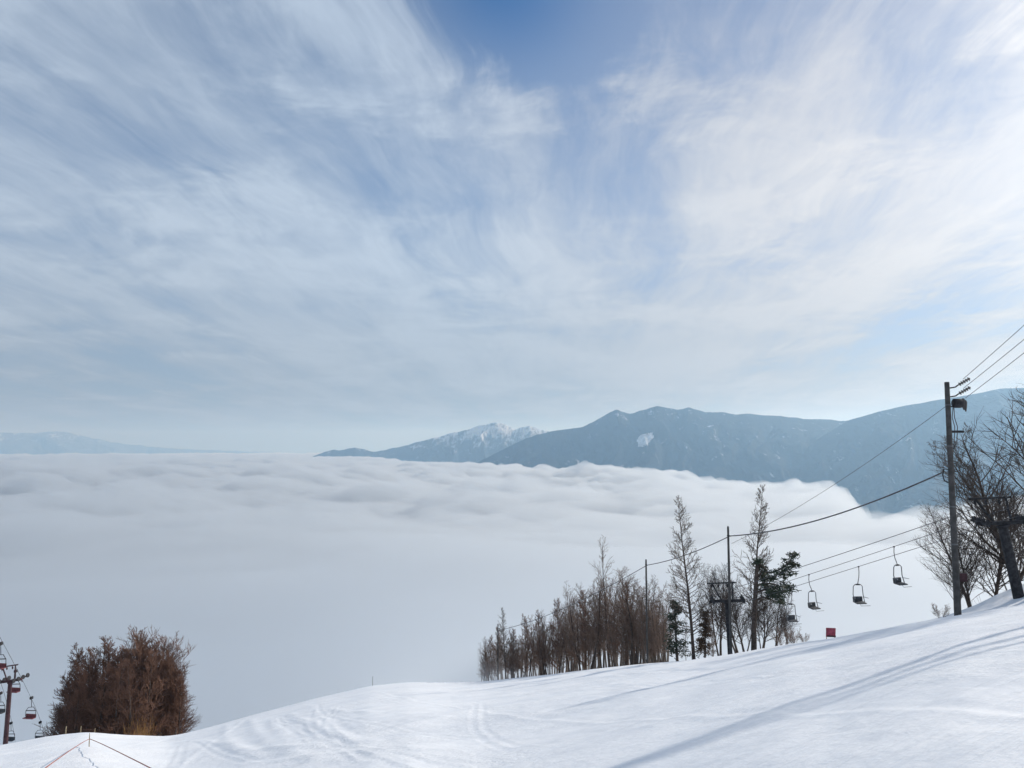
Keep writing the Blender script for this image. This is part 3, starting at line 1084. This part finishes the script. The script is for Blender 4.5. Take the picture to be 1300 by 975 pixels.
for z in (H1 - 0.28, H1 - 0.66):
    # strain arm with a string of insulator discs
    arm = MB().tube([on1(z), on1(z) + Vector((0.35, 0, 0.06)), on1(z) + Vector((0.42, 0, 0.10))], 0.028, 6).build('insulator_arm', M['steel_dark'], p1)
    I = MB()
    s0 = on1(z) + Vector((0.40, 0, 0.10))
    dr = Vector((0.62, -0.6, 0.50)).normalized()
    I.tube([s0, s0 + dr * 0.62], 0.03, 6)
    for k in range(5):
        c = s0 + dr * (0.14 + 0.10 * k)
        I.tube([c, c + dr * 0.03, c + dr * 0.06], [0.085, 0.08, 0.04], 10)
    I.build('insulator', M['porcelain'], p1)
# switch gear drum, bracket and drop leads
zt = P(1214, 512, 33).z - b1.z
D_ = MB().tube([on1(zt, 0.22), on1(zt, 0.26), on1(zt, 0.55), on1(zt, 0.60)], [0.14, 0.20, 0.20, 0.13], 14)
tr_ = D_.build('transformer', M['steel_dark'], p1, True)
MB().tube([on1(zt - 0.14, 0.12), on1(zt - 0.16, 0.75)], 0.03, 6).build('transformer_bracket', M['steel_dark'], p1)
for k, (dx, dz) in enumerate(((0.66, 0.05), (0.74, -0.02))):
    MB().tube([on1(zt + dz + 0.16, dx), on1(zt + dz + 0.06, dx), on1(zt + dz - 0.12, dx), on1(zt + dz - 0.34, dx + 0.02)], [0.05, 0.09, 0.075, 0.02], 8).build('bushing', M['porcelain'], p1)
zc = P(1212, 548, 33).z - b1.z
MB().box(on1(zc, 0.30), (0.66, 0.09, 0.10), bev=0.015).build('crossarm', M['steel_dark'], p1)
for k, off in enumerate((0.20, 0.32)):
    MB().tube([on1(zt - 0.15, 0.16 + off * 0.3), on1(zt - 0.6, off * 0.8), on1(zc + 0.2, off + 0.05), on1(zc - 0.35, off), on1(zc - 0.75, 0.16)], 0.018, 5).build('drop_lead', M['wire'], p1, True)
zh = P(1197, 600, 33).z - b1.z
MB().tube([on1(zh + 0.12, -0.10), on1(zh + 0.14, -0.30), on1(zh - 0.10, -0.36), on1(zh - 0.34, -0.30), on1(zh - 0.42, -0.14)], 0.025, 6).build('cable_bracket', M['steel_dark'], p1, True)
zs = P(1222, 733, 33).z - b1.z
MB().box(on1(zs, 0.29), (0.34, 0.10, 0.34), bev=0.02).build('meter_box', M['tower_red'], p1)
MB().tube([on1(zs + 1.65, 0.16), on1(zs + 1.5, 0.27), on1(zs + 1.0, 0.28), on1(zs + 0.8, 0.17)], 0.016, 5).build('conduit_loop', M['wire'], p1, True)


def small_pole(px, py0, py1, Y, label):
    b = on_ground(px, Y)
    hh = P(px, py0, Y).z - b.z
    e = empty('utility_pole', b)
    tag(e, label, 'utility pole')
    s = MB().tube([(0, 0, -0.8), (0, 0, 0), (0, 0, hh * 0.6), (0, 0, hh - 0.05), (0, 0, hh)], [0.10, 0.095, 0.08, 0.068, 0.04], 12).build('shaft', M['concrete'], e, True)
    za = P(px, py1, Y).z - b.z
    MB().tube([(0, 0, za - 0.04), (0, 0, za + 0.04)], 0.085, 12).build('clamp_band', M['steel_dark'], s)
    MB().tube([(0.06, -0.10, za + 0.02), (0.06, -0.18, za + 0.02), (0.06, -0.2, za - 0.06)], 0.02, 6).build('cable_bracket', M['steel_dark'], e)
    return b, b + Vector((0.06, -0.2, za))


b2, c2 = small_pole(928, 668, 680, 51.0, 'slim dark utility pole standing against the middle lift tower')
b3, c3 = small_pole(822, 710, 717, 66.0, 'thinnest utility pole at the upper end of the thicket')
b4, c4 = small_pole(632, 792, 800, 108.0, 'short far pole hidden in the lower end of the thicket')

# the next pole up the hill stands outside the picture and throws its shadow across the piste
px5, py5 = 17.25, 20.3
b5 = Vector((px5, py5, gz(px5, py5)))
p5 = empty('utility_pole', b5)
tag(p5, 'utility pole with two leaning struts whose shadow crosses the piste', 'utility pole')
H5 = 11.8
MB().tube([(0, 0, -0.8), (0, 0, 0), (0, 0, H5 * 0.5), (0, 0, H5)], [0.13, 0.12, 0.095, 0.075], 12).build('shaft', M['concrete'], p5, True)
for fx, fy in ((0.72, -1.08), (1.40, -2.10)):
    fz = gz(px5 + fx, py5 + fy) - b5.z
    MB().tube([(fx, fy, fz - 0.5), (fx * 0.5, fy * 0.5, (fz + H5 * 0.8) / 2), (fx * 0.06, fy * 0.06, H5 * 0.8)], [0.085, 0.075, 0.055], 10).build('strut', M['concrete'], p5, True)
MB().box((0, 0, H5 - 0.55), (1.5, 0.09, 0.09), bev=0.012).build('crossarm', M['steel_dark'], p5)
MB().box((0.15, -0.1, H5 - 1.6), (1.1, 0.09, 0.09), bev=0.012).build('crossarm', M['steel_dark'], p5)

w_from = [P(1223, 481, 32.7), P(1223, 493, 32.7), P(1226, 505, 32.9)]
w_to = [P(1300, 411, 28), P(1300, 429, 28), P(1300, 446, 28)]
for k, (a, b, lab) in enumerate(zip(w_from, w_to, ('topmost power wire climbing from the near pole out of the picture', 'middle power wire of three climbing from the near pole',
                                                   'lowest power wire of three climbing from the near pole'))):
    far = a + (b - a) * ((20.3 - a.y) / (b.y - a.y))
    cable('power_wire', sag(a, far, 0.06), 0.012, lab, 'wire', group='power wires above the near pole')
hook1 = b1 + on1(zh + 0.02, -0.34)
# two catenaries of the thick cable and its lower runs
cable('power_cable', sag(hook1, c2, 0.55), 0.035, 'thick black cable sagging from the near pole to the slim pole', 'cable')
cable('power_cable', sag(c2, c3, 0.25), 0.03, 'thick cable between the slim pole and the thinnest pole', 'cable')
cable('power_cable', sag(c3, c4, 0.7), 0.03, 'thick cable dropping from the thinnest pole into the thicket', 'cable')
a = b1 + on1(P(1203, 516, 33).z - b1.z, -0.1)
cable('guy_wire', sag(a, P(929, 690, 51.0), 0.35), 0.012, 'thin wire running down from high on the near pole', 'wire')

# ------------------------------------------------------------------ right-hand chairlift
def lift_tower(name, base, up, half, Hh, label, mpost, wpost, side):
    """post, cross beam, two sheave trains and a rescue frame; side = unit vector across the lift, fwd along it"""
    e = empty(name, base)
    tag(e, label, 'lift tower')
    up = Vector(up).normalized()
    side = Vector(side).normalized()
    fwd = up.cross(side).normalized()
    top = up * Hh
    post = MB().tube([up * -1.2, up * 0.0, top], [wpost * 1.1, wpost * 1.05, wpost * 0.9], 14).build('post', mpost, e)
    MB().tube([top - up * 0.03, top + up * 0.06], wpost * 1.25, 14).build('flange', mpost, post)
    rot = Matrix((side, fwd, up)).transposed()
    MB().box(top + up * 0.16, (half * 2 + 0.3, 0.20, 0.17), rot, 0.03).build('crossbeam', mpost, e)
    for s in (-1, 1):
        c = top + up * 0.16 + side * half * s
        tr = MB()
        tr.box(c + up * 0.06, (0.05, 1.9, 0.12), rot, 0.012)
        train = tr.build('sheave_beam', mpost, e)
        for q in (-0.75, -0.25, 0.25, 0.75):
            wc = c + fwd * q + up * 0.10 + side * 0.07
            MB().tube([wc - side * 0.035, wc - side * 0.012, wc + side * 0.012, wc + side * 0.035], [0.17, 0.15, 0.15, 0.17], 14).build('sheave', M['steel_dark'], train)
        # hanging catcher bracket
        MB().tube([c - up * 0.02 + side * 0.14 * s, c - up * 0.22 + side * 0.22 * s], 0.03, 6).build('cable_catcher', mpost, train)
    fr = MB()
    yb = 1.2
    lean = -side * 0.28
    f = MB().tube([top + up * 0.2 - side * half * 0.35, top + up * yb * 1.08 - side * half * 0.95], 0.05, 6).build('frame_arm', mpost, e)
    f = MB().tube([top + up * 0.2 + side * half * 0.42, top + up * yb * 1.08 + side * half * 0.42], 0.05, 6).build('frame_arm', mpost, e)
    bar = MB().box(top + up * (yb * 1.08 + 0.03), (half * 1.95, 0.10, 0.09), rot @ Matrix.Identity(3), 0.01)
    bar.v = [v - side * half * 0.30 for v in bar.v]
    bar.build('rescue_bar', mpost, e)
    for q in (-1.0, -0.5, 0.1):
        c = top + up * (yb * 1.08 - 0.06) + side * half * q
        MB().tube([c, c - up * 0.12 + fwd * 0.03, c - up * 0.20], [0.05, 0.06, 0.03], 8).build('pulley', mpost, e)
    return e, top + base


# tower positions
Yt1, Yt2 = 36.0, 51.5
tp1, bp1 = P(1273, 668, Yt1), P(1292, 752, Yt1)
up1 = (tp1 - bp1)
bp1 = bp1 - up1.normalized() * 0.6
up1 = tp1 - bp1
tp2, bp2 = P(923, 766, Yt2), on_ground(927, Yt2)
up2 = tp2 - bp2
line = Vector((tp2.x - tp1.x, tp2.y - tp1.y, 0)).normalized()
side = Vector((line.y, -line.x, 0))
if side.x < 0: side = -side
side_v = Vector((0.985, -0.17, 0.06))
lift_tower('lift_tower', bp1, up1, 0.95, up1.length, 'dark leaning chairlift tower on the snow bank at the picture edge', M['steel_dark'], 0.23, side_v)
lift_tower('lift_tower', bp2, up2, 0.95, up2.length, 'dark chairlift tower among the trees behind the slim pole', M['steel_dark'], 0.15, side_v)


def rope_for(pxs, Ya, Yb, up_px=None):
    """rope through photograph points, straight in plan between the towers, extended past both"""
    pts = []
    a, b = pxs[0], pxs[-1]
    return [P(x, y, Yd) for (x, y, Yd) in pxs]


# haul rope (near and far strand) and communication cable; photograph points with distances along the line
def spline(pts, n=40):
    pts = [Vector(p) for p in pts]
    t = np.array([0.0] + list(np.cumsum([(pts[i + 1] - pts[i]).length for i in range(len(pts) - 1)])))
    tt = np.linspace(0, t[-1], n)
    c = np.array([tuple(p) for p in pts])
    deg = min(3, len(pts) - 1)
    co = [np.polyfit(t, c[:, k], min(2, deg)) for k in range(3)]
    return [Vector([np.polyval(co[k], q) for k in range(3)]) for q in tt]


def yl(px):
    """distance of the lift line in photograph column px: straight in plan from tower to tower"""
    a1, a2 = 1 / Yt1, 1 / Yt2
    return 1.0 / (a2 + (a1 - a2) * (px - 923) / (1273 - 923))


ropes = {}
for nm, pp, lab in (('haul_rope', [(905, 768), (1030, 729), (1135, 693), (1200, 672), (1249, 656), (1330, 628)], 'lift haul rope carrying two chairs, upper strand'),
                    ('haul_rope', [(938, 767), (1010, 744), (1090, 720), (1190, 687), (1299, 653), (1360, 634)], 'lift haul rope carrying the middle chair, lower strand'),
                    ('signal_cable', [(915, 752), (1012, 721), (1100, 692), (1200, 659), (1240, 645), (1330, 612)], 'signal cable strung above the lift chairs')):
    pts = spline([P(x, y, yl(x)) for x, y in pp], 60)
    ropes[lab] = pts
    cable(nm, pts, 0.014 if nm == 'haul_rope' else 0.017, lab, 'cable')


def rope_at(pts, px):
    best = min(range(len(pts) - 1), key=lambda i: abs((pix(pts[i])[0] + pix(pts[i + 1])[0]) / 2 - px))
    a, b = pts[best], pts[best + 1]
    xa, xb = pix(a)[0], pix(b)[0]
    return a.lerp(b, (px - xa) / (xb - xa))


def single_chair(name, loc, rz, label, group, swing=1):
    e = empty(name, loc, rz)
    tag(e, label, 'lift chair', group)
    sw = 0.18 * swing
    MB().tube([(0, 0, 0.02), (0, 0, -0.04)], 0.045, 8).build('grip', M['steel_dark'], e)
    MB().tube([(0, 0, 0), (-0.02 * swing, 0, -0.30), (0.02 * swing, 0, -0.58), (sw * 0.7, 0, -0.82), (sw, 0, -0.95)], 0.021, 6).build('hanger', M['steel_grey'], e, True)
    hw = 0.28
    f = MB().tube([(sw - hw, -0.14, -1.88), (sw - hw * 1.02, 0, -1.5), (sw - hw * 0.92, 0, -1.06), (sw - hw * 0.6, 0, -0.97), (sw + hw * 0.6, 0, -0.97), (sw + hw * 0.92, 0, -1.06),
                   (sw + hw * 1.02, 0, -1.5), (sw + hw, -0.14, -1.88)], 0.024, 6).build('frame', M['steel_grey'], e, True)
    MB().box((sw, 0, -0.965), (0.22, 0.07, 0.07), bev=0.01).build('hanger_clamp', M['steel_dark'], f)
    MB().box((sw, -0.16, -1.90), (0.58, 0.42, 0.055), Matrix.Rotation(0.10, 3, 'X'), 0.02).build('seat', M['seat_dark'], e)
    MB().box((sw, 0.06, -1.75), (0.56, 0.045, 0.27), Matrix.Rotation(-0.12, 3, 'X'), 0.02).build('backrest', M['seat_dark'], e)
    for s in (-1, 1):
        MB().tube([(sw + s * hw, 0.0, -1.62), (sw + s * (hw + 0.03), -0.30, -1.62), (sw + s * (hw + 0.12), -0.34, -1.64)], 0.016, 5).build('armrest', M['frame_pale'], e)
    MB().tube([(sw - hw * 0.4, -0.36, -1.93), (sw - hw * 0.4, -0.46, -2.02), (sw + hw * 1.5, -0.46, -2.02)], 0.014, 5).build('footrest', M['frame_pale'], e)
    return e


A, B_, S_ = list(ropes.values())
g = 'chairs of the right lift'
single_chair('lift_chair', rope_at(A, 1135), 0.35, 'empty dark lift chair nearest to the near utility pole', g, 1)
single_chair('lift_chair', rope_at(B_, 1090), 0.10, 'empty dark lift chair hanging lower between two others', g, -0.5)
single_chair('lift_chair', rope_at(A, 1027), 0.35, 'empty dark lift chair hanging above the red panel', g, 1)
single_chair('lift_chair', rope_at(B_, 1005), 0.10, 'small dark lift chair half hidden beside the pine', g, -0.5)

# red panel on the brow
rb = on_ground(1055, 41.5)
sg = empty('warning_panel', rb, 0.06)
tag(sg, 'small red panel standing on the snow brow under the chairs', 'sign')
zc = P(1055, 803, 41.5).z - rb.z
MB().box((0, 0, zc), (0.52, 0.03, 0.47), Matrix.Rotation(0.06, 3, 'Y'), 0.008).build('panel', M['sign_red'], sg)
MB().box((0.012, -0.004, zc - 0.19), (0.50, 0.034, 0.09), Matrix.Rotation(0.06, 3, 'Y'), 0.006).build('hem_strip', M['tower_red'], sg)
for s in (-0.22, 0.22):
    MB().tube([(s, 0.04, -0.5), (s, 0.04, zc + 0.22)], 0.018, 6).build('post', M['stake'], sg)

# ------------------------------------------------------------------ left-hand chairlift
Yl = 62.0
tb, tt_ = P(6, 955, Yl), P(13, 867, Yl)
lift_tower('lift_tower', tb, tt_ - tb, 0.80, (tt_ - tb).length, 'dark red chairlift tower at the lower corner beside the wood', M['tower_red'], 0.17, Vector((0.97, -0.1, 0.16)))


def double_chair(name, loc, rz, w, label, group, mat):
    e = empty(name, loc, rz)
    tag(e, label, 'lift chair', group)
    MB().box((0, 0, 0), (0.16, 0.34, 0.22), bev=0.04).build('grip', M['steel_dark'], e)
    MB().tube([(0, 0, 0), (0.02, 0, -0.4), (0.05, 0, -0.75)], 0.024, 6).build('hanger', M['steel_dark'], e, True)
    hw = w / 2
    MB().tube([(-hw, 0, -1.55), (-hw * 0.96, 0, -1.1), (-hw * 0.5, 0, -0.80), (hw * 0.5, 0, -0.74), (hw * 0.96, 0, -1.05), (hw, 0, -1.55)], 0.024, 6).build('frame', M['steel_dark'], e, True)
    MB().tube([(-hw * 0.96, -0.02, -1.08), (hw * 0.96, -0.02, -1.02)], 0.035, 6).build('safety_bar', M['steel_dark'], e)
    MB().box((0, -0.15, -1.62), (w, 0.42, 0.06), bev=0.02).build('seat', mat, e)
    MB().box((0, 0.05, -1.48), (w, 0.045, 0.26), Matrix.Rotation(-0.1, 3, 'X'), 0.02).build('backrest', mat, e)
    return e


g = 'chairs of the left lift'
lab = ['red lift chair just right of the corner tower post top', 'red-edged lift chair hanging beyond the corner tower', 'dark lift chair lowest and nearest to the brown wood',
       'dark lift chair low behind the corner tower post', 'red lift chair cut by the picture edge above the corner tower', 'dark lift chair cut by the picture edge beside the tower post']
LC = [((20, 852), 66, 'seat_red'), ((40, 886), 68, 'seat_red'), ((51, 917), 80, 'seat_dark'), ((14, 918), 80, 'seat_dark'), ((1, 817), 55, 'seat_red'), ((1, 880), 70, 'seat_dark')]
for (q, Y, mt), lb in zip(LC, lab):
    double_chair('lift_chair', P(q[0], q[1], Y), -0.15, 0.98, lb, g, M[mt])
cable('haul_rope', spline([P(-6, 795, 52), P(2, 816, 55), P(26, 862, 62), P(41, 885, 68), P(51, 916, 80), P(57, 940, 95)], 50), 0.014, 'haul rope of the corner lift on the wood side', 'cable')
cable('haul_rope', spline([P(-16, 820, 52), P(-3, 850, 58), P(2, 868, 62), P(8, 890, 68), P(14, 917, 80), P(20, 945, 95)], 50), 0.014, 'haul rope of the corner lift at the picture edge', 'cable')

# stakes, rope and markers on the piste
def stake(px, Y, hh, r, label, mat='stake'):
    b = on_ground(px, Y)
    o = MB().tube([(0, 0, -0.4), (0, 0, hh * 0.8), (0.02, 0, hh), (0.02, 0, hh + 0.01)], [r, r * 0.9, r * 0.75, r * 0.3], 7).build('marker_stake', M[mat], None, True)
    o.location = b
    return tag(o, label, 'stake')


stake(83, 61.5, 1.0, 0.05, 'pale wooden stake standing before the left edge of the wood')
stake(102, 63, 0.9, 0.04, 'thin pale stake before the middle of the wood')
stake(120, 64, 0.7, 0.035, 'shortest pale stake before the wood')
stake(223, 71, 0.55, 0.07, 'short dark post on the brow right of the wood', 'bark')
stake(473, 126, 1.5, 0.07, 'dim marker post far down the piste in the fog', 'bark')
R0, R1, R2_ = hit(50, 1004), hit(113, 950), hit(200, 1004)
for a, lab in ((R0, 'reddish cordon rope on the snow, its short arm'), (R2_, 'reddish cordon rope on the snow, its long arm')):
    pts = []
    for i in range(25):
        t = i / 24
        x, y = a[0] + (R1[0] - a[0]) * t, a[1] + (R1[1] - a[1]) * t
        pts.append(Vector((x, y, float(ground(x, y, False)) + 0.34)))
    cable('cordon_rope', pts, 0.012, lab, 'rope', 'rope_red')
o = MB().tube([(0, 0, -0.4), (0, 0, 0.35), (0, 0, 0.5)], [0.018, 0.016, 0.01], 6).build('marker_stake', M['stake'])
o.location = (R1[0], R1[1], gz(*R1))
tag(o, 'thin stake where the two cordon ropes meet', 'stake')

# ------------------------------------------------------------------ air
HZ = MB().box((0, 0, 50), (72000, 72000, 1500))
M['haze'] = volume_material('haze', (0.43, 0.70, 1.0), 6.8e-5, 0.50, True)
hz = HZ.build('haze', M['haze'])
hz.location = (0, 0, 0)
tag(hz, 'thin bluish winter air over the whole valley', 'haze', kind='stuff')
